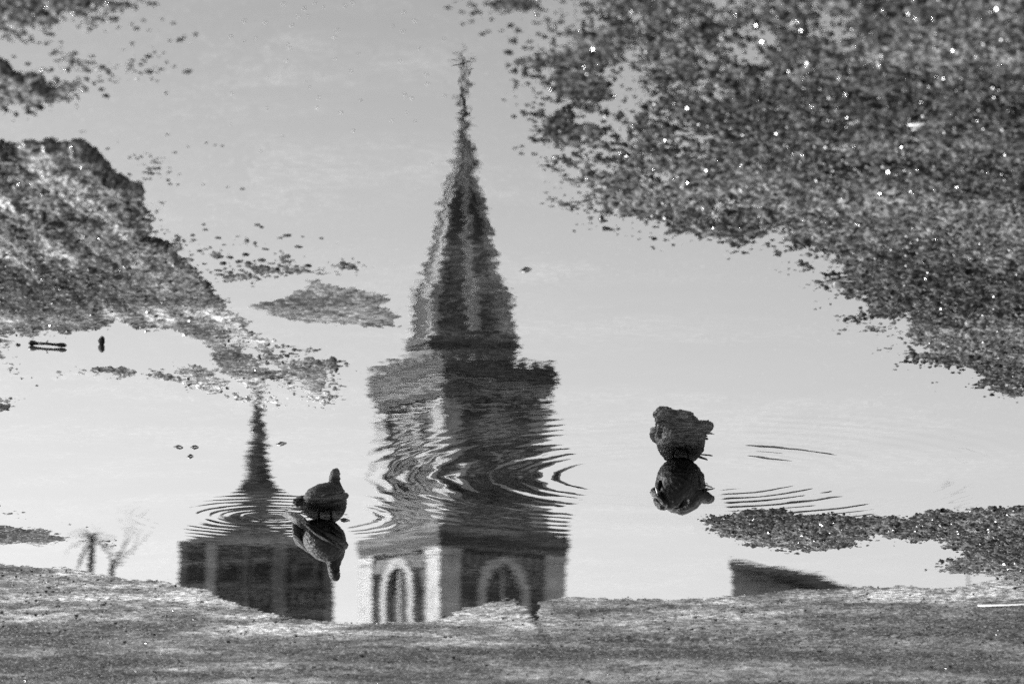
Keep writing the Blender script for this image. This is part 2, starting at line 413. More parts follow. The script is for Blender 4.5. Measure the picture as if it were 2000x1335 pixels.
def macro(X, Y):
    px, py = to_px(X, Y)
    H = np.full(X.shape, -1.0, np.float32)
    dry_or_sheen = np.zeros(X.shape, np.float32); wsum = np.full(X.shape, 1e-4, np.float32)
    fine = np.zeros(X.shape, np.float32)
    for name, (poly, hm, rim, dr) in BANKS.items():
        s = sdist(px, py, poly)
        top = hm
        if name == 'left_slab':                     # a worn layer: thick at its near edge, running out under water further off
            top = np.interp(py, [280, 420, 560, 640, 720, 800], [0.0085, 0.0060, 0.0034, 0.0018, 0.0008, 0.0]).astype(np.float32)
            k = np.clip((py - 540) / 160, 0, 1)
            h = top * np.clip(s / (12 + 50 * k), -1, 1)
            per, alo = px * 0.66 - py * 0.75, px * 0.75 + py * 0.66      # tyre-worn streaks across the slab
            h = h + np.where(s > 0, (fbm(per / 20 + 40, alo / 240 + 9, 61, 3) - 0.53) * (0.0150 - 0.006 * k), 0)
            fine = np.maximum(fine, np.where(s > -10, 0.92 * np.clip((py - 480) / 130, 0, 1), 0))
            dr = np.clip(0.26 + 2.2 * (fbm(per / 26 + 11, alo / 300 + 3, 63, 3) - 0.42) + 0.35 * k, 0.05, 0.85).astype(np.float32)
        elif name == 'small_slab':
            top = np.interp(py, [120, 150, 190], [0.0075, 0.006, 0.001]).astype(np.float32)
            h = top * np.clip(s / 8, -1, 1)
        elif name == 'near_gravel':
            top = np.interp(px, [1000, 1250, 1500, 1800, 2100], [-0.0036, -0.0014, 0.0002, 0.0034, 0.0070]).astype(np.float32) + np.interp(py, [0, 250, 420, 600], [0.0, 0.0, 0.0022, 0.0016])
            h = np.where(s > 0, top * np.clip(s / 90, 0, 1) - 0.0012 * np.clip(1 - s / 60, 0, 1), s * 0.00006 - 0.0012)
        elif name == 'far_bank':
            h = np.where(s > 0, 0.002 * np.clip(s / 20, 0, 1) + 0.018 * np.clip(s / 350, 0, 1), s * 0.0002)
        else:
            h = np.where(s > 0, hm * np.clip(s / rim, 0, 1), s * 0.00008)
        h = np.where(s < 0, np.minimum(h, s * (0.0002 if name in ('far_bank', 'silt_shoal', 'right_bar') else 0.00014 if name == 'left_slab' else 0.00008)), h)
        H = np.maximum(H, h)
        w = np.exp(np.clip(s, -400, 30) / 25)
        if name == 'far_bank':                      # sky sheen of the wet silt shore painted as pale colour, darker behind
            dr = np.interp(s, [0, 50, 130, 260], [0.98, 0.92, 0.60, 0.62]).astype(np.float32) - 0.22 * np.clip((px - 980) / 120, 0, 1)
        dry_or_sheen += w * dr; wsum += w
        if name in ('silt_shoal', 'far_shoal', 'far_bank'): fine = np.maximum(fine, np.clip(s / 60 + 1.3, 0, 1))
    # sparse pebbly bottoms that almost reach the surface
    for cx, cy, rx, ry, lift in ((170, 70, 190, 110, -0.0010), (500, 500, 150, 45, -0.0022), (340, 320, 90, 50, -0.003), (1070, 230, 90, 180, -0.0030)):
        q = ((px - cx) / rx) ** 2 + ((py - cy) / ry) ** 2
        H = np.maximum(H, lift - 0.0042 - 0.004 * np.clip(q - 0.3, 0, 4) - 0.0)
    # a pond in the slab and film of water on the far bank
    for cx, cy, rx, ry, dp in ((215, 676, 170, 36, 0.007), (70, 735, 120, 60, 0.0032), (350, 690, 80, 26, 0.003), (165, 1190, 120, 18, 0.004), (60, 1130, 110, 9, 0.003)):
        q = np.exp(-(((px - cx) / rx) ** 2 + ((py - cy) / ry) ** 2) ** 2)
        H = H - dp * q
    # joints and a crack in the far asphalt, a smear of silt just under the surface
    def cut(x0, y0, x1, y1, w, dp):
        nonlocal H, dry_or_sheen
        t_ = np.clip((px - x0) / (x1 - x0), 0, 1)
        yc = y0 + (y1 - y0) * t_ + 7 * (fbm(px / 90 + x0, px * 0, 17, 3) - 0.5)
        q = np.exp(-((py - yc) / w) ** 2) * np.clip((px - x0) / 40, 0, 1) * np.clip((x1 - px) / 60, 0, 1) * (0.35 + 1.1 * vnoise(px / 55, py * 0, 19))
        H = H - dp * q
        dry_or_sheen = dry_or_sheen - 0.8 * q * wsum
    cut(1080, 1246, 1960, 1228, 4, 0.007)
    cut(-60, 1312, 840, 1294, 4, 0.009)
    cut(1640, 1325, 2060, 1318, 4, 0.008)
    cut(1028, 1176, 1110, 1290, 16, 0.007)
    cut(80, 1240, 330, 1300, 14, 0.004)
    cut(860, 1270, 1010, 1330, 14, 0.004)
    H = np.maximum(H, -0.045)
    # the deep middle where the birds wade
    q = ((px - 1000) / 700) ** 2 + ((py - 960) / 80) ** 2
    H = np.where(H < -0.012, H - 0.02 * np.exp(-q), H)
    return H, np.clip(dry_or_sheen / wsum, 0, 1), fine, px, py

def edge0(X, Y):
    """0 at the border of the modelled patch, 1 well inside"""
    t = np.abs(X / Y)
    return np.clip((0.34 - t) / 0.1, 0, 1) * np.clip((Y - 2.2) / 1.5, 0, 1) * np.clip((24 - Y) / 5, 0, 1)

def grid_mesh(rows, cols):
    Yg, Tg = np.meshgrid(rows, cols, indexing='ij')
    return (Tg * Yg).astype(np.float32), Yg.astype(np.float32)

def np_mesh(name, V, Q, mat, attrs=None):
    me = bpy.data.meshes.new(name)
    me.vertices.add(len(V)); me.vertices.foreach_set('co', V.astype(np.float32).ravel())
    me.loops.add(len(Q) * 4); me.loops.foreach_set('vertex_index', Q.astype(np.int32).ravel())
    me.polygons.add(len(Q)); me.polygons.foreach_set('loop_start', np.arange(0, len(Q) * 4, 4, dtype=np.int32))
    me.polygons.foreach_set('use_smooth', np.ones(len(Q), bool))
    for k, a in (attrs or {}).items():
        at = me.attributes.new(k, 'FLOAT', 'POINT'); at.data.foreach_set('value', a.astype(np.float32).ravel())
    me.materials.append(mat)
    me.update(calc_edges=True)
    me.validate()
    return me

# coarse tables of the slow bank functions, looked up with bilinear interpolation
CR = np.exp(np.linspace(math.log(2.0), math.log(25.0), 900)); CT = np.linspace(-0.36, 0.36, 900)
CX, CY = grid_mesh(CR, CT)
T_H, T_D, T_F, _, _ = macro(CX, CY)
def lut(X, Y, T):
    fi = np.clip((np.log(Y) - math.log(2.0)) / (math.log(25.0) - math.log(2.0)) * 899, 0, 898.999)
    fj = np.clip((X / Y + 0.36) / 0.72 * 899, 0, 898.999)
    i, j = fi.astype(int), fj.astype(int); a, b = fi - i, fj - j
    return (T[i, j] * (1 - b) + T[i, j + 1] * b) * (1 - a) + (T[i + 1, j] * (1 - b) + T[i + 1, j + 1] * b) * a

def height(X, Y, detail=1.0):
    # rims wander a little
    wx = X + (fbm(X * 14, Y * 9, 31, 3) - 0.5) * 0.035
    wy = Y + (fbm(X * 14, Y * 9, 51, 3) - 0.5) * 0.10
    wx = wx + (fbm(X * 70, Y * 45, 33, 2) - 0.5) * 0.020
    wy = np.maximum(wy + (fbm(X * 70, Y * 45, 53, 2) - 0.5) * 0.050, 2.0)
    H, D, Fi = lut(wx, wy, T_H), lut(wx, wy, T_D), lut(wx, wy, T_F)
    e = edge0(X, Y)
    H = H * e + 0.02 * (1 - e)
    k = e * detail
    st, sv = stones(X, Y, 0.0108, 11)
    st2, sv2 = stones(X + 3.3, Y + 1.7, 0.0058, 21)
    a = 1 - 0.76 * Fi
    st3, sv3 = stones(X + 1.3, Y + 5.2, 0.030, 41)
    gap = h2(np.floor(sv * 9973), np.floor(sv * 7919), 5)
    z = st * (0.0008 + 0.0066 * gap * gap) * a + st2 * (0.0008 + 0.0024 * sv2 * sv2) * (1 - 0.75 * Fi)
    z = z + st3 * 0.0065 * np.clip(sv3 - 0.70, 0, 1) / 0.30 * a * np.clip(H / 0.003 + 0.7, 0, 1)
    z = z + (fbm(X * 17, Y * 10, 71, 4) - 0.5) * (0.0120 * a + 0.0012)
    z = z + (fbm(X * 4.5, Y * 2.2, 91, 3) - 0.5) * 0.006 * (1 - 0.7 * Fi)
    return H + z * k - 0.0012 * k, D, sv, Fi

# fine sheet wherever the ground comes near the surface of the water
rows = [2.0]
while rows[-1] < 25.0:
    y = rows[-1]
    rows.append(y + (y * 0.00078 if 5.3 < y < 15.6 else 0.03 + 0.02 * max(0, y - 15.6)))
rows = np.array(rows); rows[-1] = 25.0
ci = np.arange(-0.130, 0.1301, 0.00040)
cols = np.concatenate([np.arange(-0.355, -0.131, 0.006), ci, np.arange(0.133, 0.356, 0.006)])
cols[0], cols[-1] = -0.36, 0.36
GX, GY = grid_mesh(rows, cols)
inner = ((np.abs(GX / GY) < 0.131) & (GY > 5.3) & (GY < 15.6)).astype(np.float32)
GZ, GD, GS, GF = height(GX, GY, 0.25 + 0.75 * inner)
nr, nc = GX.shape
idx = np.arange(nr * nc).reshape(nr, nc)
Q = np.stack([idx[:-1, :-1], idx[:-1, 1:], idx[1:, 1:], idx[1:, :-1]], -1).reshape(-1, 4)
zf = GZ.ravel()
keep = zf[Q].max(1) > -0.013
Q = Q[keep]
used = np.zeros(nr * nc, bool); used[Q.ravel()] = True
remap = np.cumsum(used) - 1
V = np.stack([GX.ravel(), GY.ravel(), zf], -1)[used]
ground = link('ground', np_mesh('ground', V, remap[Q], M['ground'], {'dry_or_sheen': GD.ravel()[used], 'stone': GS.ravel()[used]}))
tag(ground, 'wet grey asphalt around the puddle', kind='structure')
GROUND_TRIS = len(Q) * 2
# bed of the puddle and everything beyond the modelled patch
br = np.exp(np.linspace(math.log(2.0), math.log(25.0), 260)); bc = np.linspace(-0.36, 0.36, 200)
BX, BY = grid_mesh(br, bc)
BZ, BD, _, _ = height(BX, BY, 0.0)
e = edge0(BX, BY)
BZ = np.where(BZ > -0.010, np.minimum(BZ - 0.012, -0.004), BZ - 0.002 + 0.004 * fbm(BX * 9, BY * 9, 44, 3)) * e + 0.012 * (1 - e)
bi = np.arange(BX.size).reshape(BX.shape)
bq = np.stack([bi[:-1, :-1], bi[:-1, 1:], bi[1:, 1:], bi[1:, :-1]], -1).reshape(-1, 4)
bed = link('puddle_bed', np_mesh('puddle_bed', np.stack([BX.ravel(), BY.ravel(), BZ.ravel()], -1), bq, M['ground'], {'dry_or_sheen': np.full(BX.size, 0.75), 'stone': np.full(BX.size, 0.3)}))
tag(bed, 'muddy bed under the puddle', kind='structure')
S = 6000.0
pc = [(-0.36 * 2, 2.0), (0.36 * 2, 2.0), (0.36 * 25, 25.0), (-0.36 * 25, 25.0)]
oc = [(-S, -S), (S, -S), (S, S), (-S, S)]
pv = MB().add([(x, y, 0.02) for x, y in pc] + [(x, y, 0.02) for x, y in oc], [(i, 4 + i, 4 + (i + 1) % 4, (i + 1) % 4) for i in range(4)])
pl_ = pv.build('pavement', M['ground'])
at = pl_.data.attributes.new('dry_or_sheen', 'FLOAT', 'POINT'); at.data.foreach_set('value', [0.7] * 8)
at = pl_.data.attributes.new('stone', 'FLOAT', 'POINT'); at.data.foreach_set('value', [0.4] * 8)
tag(pl_, 'open asphalt stretching away to the church', kind='structure')

wv = MB().add([(-0.33 * 2.6, 2.6, 0), (0.33 * 2.6, 2.6, 0), (0.33 * 23, 23, 0), (-0.33 * 23, 23, 0)], [(0, 1, 2, 3)])
water = wv.build('puddle_water', M['water'])
tag(water, 'still puddle mirroring sky and church', kind='structure')

def ground_z(x, y):
    z = height(np.array([x], np.float32), np.array([y], np.float32))[0][0]
    return float(z)

# ------------------------------------------------------------------ the church tower mirrored in the puddle
L1 = 300.0
PXM = L1 / F * 1.022                       # metres to one picture point at the tower
ZT = lambda y: mir(903, y, L1).z
tc = mir(903, 700, L1)
TH = R(-33.7)
tower = empty('church_tower', (tc.x, L1, 0.02), TH)
tag(tower, 'tall square church tower with slender ribbed spire mirrored in the middle of the puddle', 'church tower')
SQ = 1.387

def arch(w, z0, zs, za, n=7):
    """pointed arch outline, counter-clockwise from the lower left, in x, z"""
    h = w / 2
    rise = za - zs
    r = (h * h + rise * rise) / (2 * h)
    a1 = math.asin(min(1, rise / r)) if rise <= r else math.pi / 2
    right = [(h - r + r * math.cos(a1 * i / n), zs + r * math.sin(a1 * i / n)) for i in range(n + 1)]
    left = [(-x, z) for x, z in right[::-1][1:]]
    return [(-h, z0), (h, z0)] + right + left

def face(k, dist):
    """a wall face: x along the wall, -y outwards, pushed out by dist, for side k"""
    return RZ(k * math.pi / 2) @ Matrix.Translation((0, -dist, 0))

def arch_window(k, dist, cx, w, z0, zs, za, fw, parent, slats=True, trim=M['mid'], name='window'):
    fm = face(k, dist) @ Matrix.Translation((cx, 0, 0))
    win = MB().extr(arch(w, z0, zs, za), -0.04, 0.10).xform(fm).build(name, M['louvre'], parent)
    MB().ring(arch(w + 2 * fw, z0 - fw * 0.5, zs, za + fw * 1.3), arch(w, z0, zs, za), -0.45, 0.12).xform(fm).build('window_frame', trim, win)
    MB().box(-0.09, 0.09, -0.20, -0.045, z0, za - 0.4).xform(fm).build('mullion', trim, win)
    if slats:
        n = int((zs - z0) / 0.75)
        for i in range(n):
            z = z0 + 0.3 + i * 0.75
            sl = MB().add([(-w / 2, -0.05, z + 0.35), (w / 2, -0.05, z + 0.35), (w / 2, -0.30, z), (-w / 2, -0.30, z),
                           (-w / 2, -0.05, z + 0.43), (w / 2, -0.05, z + 0.43), (w / 2, -0.30, z + 0.08), (-w / 2, -0.30, z + 0.08)],
                          [(0, 1, 2, 3), (7, 6, 5, 4), (3, 2, 6, 7), (0, 3, 7, 4), (1, 5, 6, 2), (0, 4, 5, 1)])
            sl.xform(fm).build('louvre', M['mid'], win)
    return win

def circ(r, z, n=20, lobes=0, amp=0):
    return [(r * (1 + amp * math.cos(lobes * 2 * math.pi * i / n)) * math.cos(2 * math.pi * i / n), z + r * (1 + amp * math.cos(lobes * 2 * math.pi * i / n)) * math.sin(2 * math.pi * i / n)) for i in range(n)]

def round_window(k, dist, cx, z, r, parent):
    fm = face(k, dist) @ Matrix.Translation((cx, 0, 0))
    win = MB().extr(circ(r, z), -0.05, 0.1).xform(fm).build('round_window', M['louvre'], parent)
    MB().ring(circ(r * 1.32, z), circ(r, z), -0.40, 0.12).xform(fm).build('window_frame', M['pale'], win)
    MB().ring(circ(r * 0.92, z, 32, 4, 0.08), circ(r * 0.72, z, 32, 4, 0.16), -0.22, -0.07).xform(fm).build('tracery', M['pale'], win)

def square(w, z0, z1, draw=0.0):
    return MB().box(-w / 2, w / 2, -w / 2, w / 2, z0, z1, draw, draw)

wl_ = 405 * PXM / SQ / 1.02                  # lower stage
wb = 340 * PXM / SQ                          # belfry
z_c0, z_c1, z_b1, z_k1, z_d1 = ZT(1092), ZT(1040), ZT(800), ZT(740), ZT(668)
square(wl_ - 0.5, 0, z_c0).build('lower_stage', M['tower'], tower)
for i, (w, a, b, m) in enumerate(((wl_ + 0.1, 0.0, 0.22, 'mid'), (wl_ + 0.3, 0.22, 0.55, 'tower'), (wl_ + 0.5, 0.55, 0.80, 'mid'), (wl_ + 0.25, 0.80, 1.0, 'tower'))):
    square(w, z_c0 + (z_c1 - z_c0) * a + 0.003, z_c0 + (z_c1 - z_c0) * b).build('cornice', M[m], tower)
for k in range(4):                           # small corbel arches under the lower cornice
    n = 11
    for i in range(n):
        x = (i - (n - 1) / 2) * (wl_ - 2.6) / n
        MB().extr(arch(0.62, z_c0 - 1.5, z_c0 - 0.7, z_c0 - 0.25, 3), -0.22, 0.05).xform(face(k, wl_ / 2 - 0.25) @ Matrix.Translation((x, 0, 0))).build('corbel', M['mid'], tower)
square(wb - 0.8, z_c1 + 0.003, z_b1).build('belfry_stage', M['tower'], tower)
for k in range(4):
    for st, w, z0, z1 in ((0, wl_, 0.0, z_c0 - 0.01), (1, wb, z_c1 + 0.01, z_b1 - 0.4)):
        bwid = 1.7 if st == 0 else 1.5
        c = w / 2 - bwid / 2 + 0.02
        MB().box(-bwid / 2, bwid / 2, -bwid / 2, bwid / 2, z0, z1).xform(RZ(k * math.pi / 2) @ Matrix.Translation((c, -c, 0))).build('corner_buttress', M['pale'], tower)
        MB().box(-bwid / 2 - .16, bwid / 2 + .16, -bwid / 2 - .16, bwid / 2 + .16, z1 - 0.55, z1 - 0.05, .12, .12).xform(RZ(k * math.pi / 2) @ Matrix.Translation((c, -c, 0))).build('buttress_cap', M['pale'], tower)
    d = wl_ / 2 - 0.25
    arch_window(k, d, 0, 3.0, ZT(1290), ZT(1175), ZT(1125), 0.62, tower, slats=False, trim=M['pale'])
    arch_window(k, d, 0, 3.0, ZT(1290) - 16, ZT(1290) - 9, ZT(1290) - 6, 0.5, tower, slats=False)
    d = wb / 2 - 0.4
    for s in (-1, 1):
        arch_window(k, d, s * 1.35, 1.7, ZT(1025), ZT(945), ZT(905), 0.32, tower)
    round_window(k, d, 0, ZT(868), 1.05, tower)
    MB().box(-wb / 2 + 1.7, wb / 2 - 1.7, -0.25, 0.1, ZT(822), ZT(814)).xform(face(k, d)).build('string_course', M['pale'], tower)
# stacked mouldings and parapet
n = 6
for i in range(n):
    w = wb + (0.1, 0.5, 0.35, 0.8, 0.6, 0.9)[i]
    a, b = z_b1 + (z_k1 - z_b1) * i / n + 0.003, z_b1 + (z_k1 - z_b1) * (i + 1) / n
    square(w, a, b).build('moulding', M[('mid', 'tower', 'pale', 'tower', 'mid', 'tower')[i]], tower)
for k in range(4):
    for i in range(9):
        x = (i - 4) * (wb + 0.6) / 9
        MB().box(-0.28, 0.28, -0.2, 0.2, z_k1 + 0.003, z_k1 + 0.55).xform(face(k, wb / 2 + 0.22) @ Matrix.Translation((x, 0, 0))).build('battlement', M['mid'], tower)
# drum, lucarnes, spire
rd = 216 * PXM / 2
MB().prism(8, rd, rd * 0.97, z_k1 + 0.003, z_d1 - 0.8, rot=math.pi / 8).build('drum', M['slate'], tower)
MB().prism(8, rd * 1.05, rd * 1.05, z_d1 - 0.797, z_d1, rot=math.pi / 8).build('drum_cornice', M['tower'], tower)
zs0, zs1 = z_d1 + 0.003, ZT(248)
rs = 198 * PXM / 2
spire = MB().prism(8, rs, 0.16, zs0, zs1, rot=math.pi / 8).build('spire', M['slate'], tower)
for k in range(8):
    a = math.pi / 8 + k * math.pi / 4
    p0, p1 = Vector((rs * math.cos(a), rs * math.sin(a), zs0)), Vector((0.18 * math.cos(a), 0.18 * math.sin(a), zs1))
    MB().loft([(p0, 0.36, 0.36), (p1, 0.12, 0.12)], 6).build('rib', M['pale'], spire)
MB().loft([((0, 0, zs1 - 0.4), 0.34, 0.34), ((0, 0, ZT(180)), 0.26, 0.26), ((0, 0, ZT(92)), 0.12, 0.12)], 8).build('finial_pole', M['iron'], spire)
zb = ZT(232)
MB().loft([((0, 0, zb - .5), .1, .1), ((0, 0, zb - .3), .32, .32), ((0, 0, zb), .42, .42), ((0, 0, zb + .3), .32, .32), ((0, 0, zb + .5), .1, .1)], 10).build('finial_ball', M['iron'], spire)
zx = ZT(118)
MB().box(-0.8, 0.8, -0.08, 0.08, zx - 0.09, zx + 0.09).xform(RZ(-TH)).build('cross_arm', M['iron'], spire)
for k in range(4):
    zl0, zl1, zl2 = z_d1 + 0.004, ZT(592), ZT(560)
    w = 2.3
    lu = MB().extr([(-w / 2, zl0), (w / 2, zl0), (w / 2, zl1), (w / 4, zl1 + (zl2 - zl1) * .75), (0, zl2), (-w / 4, zl1 + (zl2 - zl1) * .75), (-w / 2, zl1)], -0.6, 2.4).xform(face(k, rs * 0.74)).build('lucarne', M['pale'], tower)
    MB().extr(arch(w * 0.55, zl0 + 0.5, zl1 - 0.5, zl1 + 0.3, 4), -0.66, -0.5).xform(face(k, rs * 0.74)).build('lucarne_opening', M['louvre'], lu)
    MB().ring([(x * 1.14, zl0 + (z - zl0) * 1.03) for x, z in arch(w, zl0, zl1, zl2, 4)], arch(w * 0.9, zl0, zl1 - 0.1, zl2 - 0.4, 4), -0.8, -0.5).xform(face(k, rs * 0.74)).build('lucarne_gable', M['pale'], lu)
    c = rd * 0.48                             # corner pinnacles
    pn = MB().prism(8, 0.55, 0.5, zl0, ZT(600)).xform(RZ(k * math.pi / 2) @ Matrix.Translation((c, -c, 0))).build('pinnacle', M['tower'], tower)
    MB().prism(8, 0.62, 0.04, ZT(600) + 0.003, ZT(560)).xform(RZ(k * math.pi / 2) @ Matrix.Translation((c, -c, 0))).build('pinnacle_cap', M['slate'], pn)

# ------------------------------------------------------------------ the church body with its ridge turret, left of the tower in the picture
L2 = 270.0
PX2 = L2 / F * 1.018
Z2 = lambda y: mir(500, y, L2).z
nc_ = mir(502, 1000, L2)
nave = empty('church_transept', (nc_.x, L2, 0.02), R(-5))
tag(nave, 'dark church transept with thin ridge turret mirrored left of the tower', 'church')
wn_ = 292 * PX2
ze = Z2(1064)
MB().box(-wn_ / 2, wn_ / 2, 0, 16, 0, ze).build('wall', M['tower'], nave)
hw, x5 = wn_ / 2, -(508 - 502) * PX2
def tier(name, h0, d0, z0, h1, d1, z1, parent):
    # one straight tier of the steep hipped roof
    q = []
    for h, d_, z in ((h0, d0, z0), (h1, d1, z1)):
        q += [(x5 - h, 8 - d_, z), (x5 + h, 8 - d_, z), (x5 + h, 8 + d_, z), (x5 - h, 8 + d_, z)]
    return MB().add(q, [(3, 2, 1, 0), (4, 5, 6, 7), (0, 1, 5, 4), (1, 2, 6, 5), (2, 3, 7, 6), (3, 0, 4, 7)]).build(name, M['slate'], parent)
ZR = lambda y, d_: mir(500, y, L2 + 8 - d_).z
roof = tier('roof', hw + .25, 8.3, ze + .003, hw * .45, 3.4, ZR(1004, 3.4), nave)
tier('roof_tier', hw * .45, 3.4, ZR(1004, 3.4) + .003, 28 * PX2, 28 * PX2, ZR(945, 0), roof)
zr = ZR(945, 0)
for px, w, z1 in ((414, 20, 1066), (545, 26, 1066), (642, 18, 1075), (360, 14, 1080), (480, 10, 1090)):
    x = -(px - 502) * PX2
    MB().box(x - w * PX2 / 2, x + w * PX2 / 2, -0.55, 0.1, 0, Z2(z1)).build('pilaster', M['pale'] if px == 414 else M['mid'], nave)
    MB().box(x - w * PX2 / 2 - .12, x + w * PX2 / 2 + .12, -0.67, 0.1, Z2(z1) + .003, Z2(z1) + .5, .1, .05).build('pilaster_cap', M['mid'], nave)
MB().box(-wn_ / 2 - .02, wn_ / 2 + .02, -0.30, -0.003, Z2(1150), Z2(1140)).build('band', M['mid'], nave)
for i in range(16):
    x = (i - 7.5) * wn_ / 16.5
    MB().ring(arch(.62, Z2(1180), Z2(1166), Z2(1156), 3), arch(.36, Z2(1180) + .1, Z2(1166), Z2(1159), 3), -.28, -.004).xform(Matrix.Translation((x, 0, 0))).build('blind_arch', M['mid'], nave)
for px in (450, 512, 596):
    x = -(px - 502) * PX2
    fr_ = MB().extr(arch(1.1, Z2(1135), Z2(1110), Z2(1098), 5), -.03, .1).xform(Matrix.Translation((x, 0, 0))).build('window', M['louvre'], nave)
    MB().ring(arch(1.5, Z2(1135) - .1, Z2(1110), Z2(1098) + .35, 5), arch(1.1, Z2(1135), Z2(1110), Z2(1098), 5), -.22, .1).xform(Matrix.Translation((x, 0, 0))).build('window_frame', M['mid'], fr_)
tx = x5
tur = MB().prism(8, 25 * PX2, 8 * PX2, zr + .003, ZR(790, 0), tx, 8).build('turret_spire', M['slate'], nave)
MB().prism(6, 0.24, 0.07, ZR(790, 0) - .05, ZR(735, 0), tx, 8).build('turret_pole', M['iron'], tur)
for i in range(8):
    z = ZR(938 - i * 17, 0); r_ = (25 - i * 2.0) * PX2
    MB().prism(8, r_ * 1.22, r_ * 1.0, z, z + .25, tx, 8).build('turret_collar', M['tower'], tur)

# ------------------------------------------------------------------ building with a sloping roof, right in the picture
L3 = 110.0
p = [mir(1430, 1098, L3), mir(1640, 1150, L3), mir(1700, 1166, L3)]
hs = empty('side_building', (p[0].x, L3, 0.02), R(6))
tag(hs, 'low grey building with one sloping roof edge mirrored at the far right shore', 'building')
dx = p[2].x - p[0].x
z0_, z2_ = p[0].z, p[2].z
MB().add([(0, 0, 0), (dx, 0, 0), (dx, 0, z2_ - .25), (0, 0, z0_ - .25), (0, 9, 0), (dx, 9, 0), (dx, 9, z2_ - .25), (0, 9, z0_ - .25)],
         [(0, 3, 2, 1), (4, 5, 6, 7), (0, 1, 5, 4), (1, 2, 6, 5), (2, 3, 7, 6), (3, 0, 4, 7)]).build('wall', M['render'], hs)
MB().add([(0.06, -.35, z0_ - .22), (dx - .3, -.35, z2_ - .22), (dx - .3, 9.3, z2_ - .22), (0.06, 9.3, z0_ - .22), (0.06, -.35, z0_), (dx - .3, -.35, z2_), (dx - .3, 9.3, z2_), (0.06, 9.3, z0_)],
         [(0, 1, 2, 3), (7, 6, 5, 4), (1, 0, 4, 5), (2, 1, 5, 6), (3, 2, 6, 7), (0, 3, 7, 4)]).build('roof', M['tile'], hs)
for i in range(4):
    for j in range(3):
        wx_, wz_ = dx * (0.14 + 0.24 * i), 3 + j * 3.6
        w = MB().box(wx_ - .45, wx_ + .45, -.03, .08, wz_, wz_ + 1.5).build('window', M['louvre'], hs)
        MB().box(wx_ - .55, wx_ + .55, -.12, .05, wz_ - .14, wz_ - .004).build('window_sill', M['mid'], w)

# ------------------------------------------------------------------ trees mirrored on the left and on the right
def branch(mb, p0, d, ln, r, depth, rnd):
    pts = [(p0, r, r)]
    q, dd = Vector(p0), Vector(d).normalized()
    for i in range(3):
        dd = (dd + Vector((rnd.uniform(-.18, .18), rnd.uniform(-.18, .18), rnd.uniform(-.02, .16)))).normalized()
        q = q + dd * ln / 3
        pts.append((q.copy(), r * (1 - .2 * (i + 1)), r * (1 - .2 * (i + 1))))
    mb.loft(pts, 6)
    if depth > 0:
        for k in range(rnd.choice((2, 3))):
            e = (dd + Vector((rnd.uniform(-.8, .8), rnd.uniform(-.6, .6), rnd.uniform(-.1, .5)))).normalized()
            branch(mb, pts[rnd.choice((2, 3))][0], e, ln * rnd.uniform(.55, .8), r * .42, depth - 1, rnd)

LT = 100.0
rnd = random.Random(3)
b0, t0 = mir(176, 1150, LT), mir(178, 1062, LT)
palm = empty('palm_tree', (b0.x, LT, 0.02))
tag(palm, 'tall dark palm with ragged crown mirrored by the left shore', 'palm tree')
MB().loft([((0, 0, 0), .20, .20), ((.05, 0, t0.z * .4), .12, .12), ((0, 0, t0.z * .8), .09, .09), ((0, 0, t0.z), .08, .08)], 8).build('trunk', M['bark'], palm, True)
for i in range(15):
    a, el = i * 2.4, rnd.uniform(-.5, 1.25)
    ln = rnd.uniform(.45, .8)
    h = Vector((math.cos(a) * math.cos(el), math.sin(a) * math.cos(el), math.sin(el)))
    c = Vector((0, 0, t0.z))
    MB().loft([(c, .012, .012), (c + h * ln * .4, .05, .012), (c + h * ln * .75 + Vector((0, 0, -.06)), .04, .01), (c + h * ln + Vector((0, 0, -.2)), .006, .004)], 6).build('frond', M['frond'], palm)
b1, t1 = mir(218, 1150, LT), mir(218, 1095, LT)
fork = empty('bare_tree', (b1.x, LT, 0.02))
tag(fork, 'forked bare tree mirrored by the left shore beside the palm', 'tree')
MB().loft([((0, 0, 0), .16, .16), ((.04, 0, t1.z * .5), .10, .10), ((0, 0, t1.z), .07, .07)], 8).build('trunk', M['bark'], fork, True)
mb = MB()
for d, ln in (((.45, 0, .8), .5), ((-.6, .1, .55), .6), ((-.9, -.1, .25), .55)):
    branch(mb, Vector((0, 0, t1.z - .03)), d, ln, .035, 3, rnd)
mb.build('crown', M['bark'], fork)
b2, t2 = mir(1945, 1150, LT), mir(1945, 960, LT)
tr3 = empty('bare_tree', (b2.x, LT + 6, 0.02))
tag(tr3, 'thin twiggy treetop mirrored near the right edge', 'tree')
MB().loft([((0, 0, 0), .14, .14), ((.1, 0, t2.z * .5), .07, .07), ((0, 0, t2.z), .012, .012)], 8).build('trunk', M['bark'], tr3, True)
mb = MB()
for k in range(4):
    branch(mb, Vector((0, 0, t2.z - .1 + .15 * k)), (rnd.uniform(-.6, .9), rnd.uniform(-.3, .3), .5), .45, .012, 3, rnd)
mb.build('crown', M['bark'], tr3)

# ------------------------------------------------------------------ pigeons
def feather(p0, p1, w, th=0.0018, droop=0.0):
    """one feather: a thin lens from root to tip"""
    p0, p1 = Vector(p0), Vector(p1)
    rg = []
    for t, k in ((0, .25), (.12, .6), (.35, .95), (.6, 1.0), (.82, .8), (.94, .45), (1, .08)):
        q = p0.lerp(p1, t) + Vector((0, 0, -droop * t * t))
        rg.append((q, w * k, th * (1.1 - t * .7)))
    return MB().loft(rg, 6)

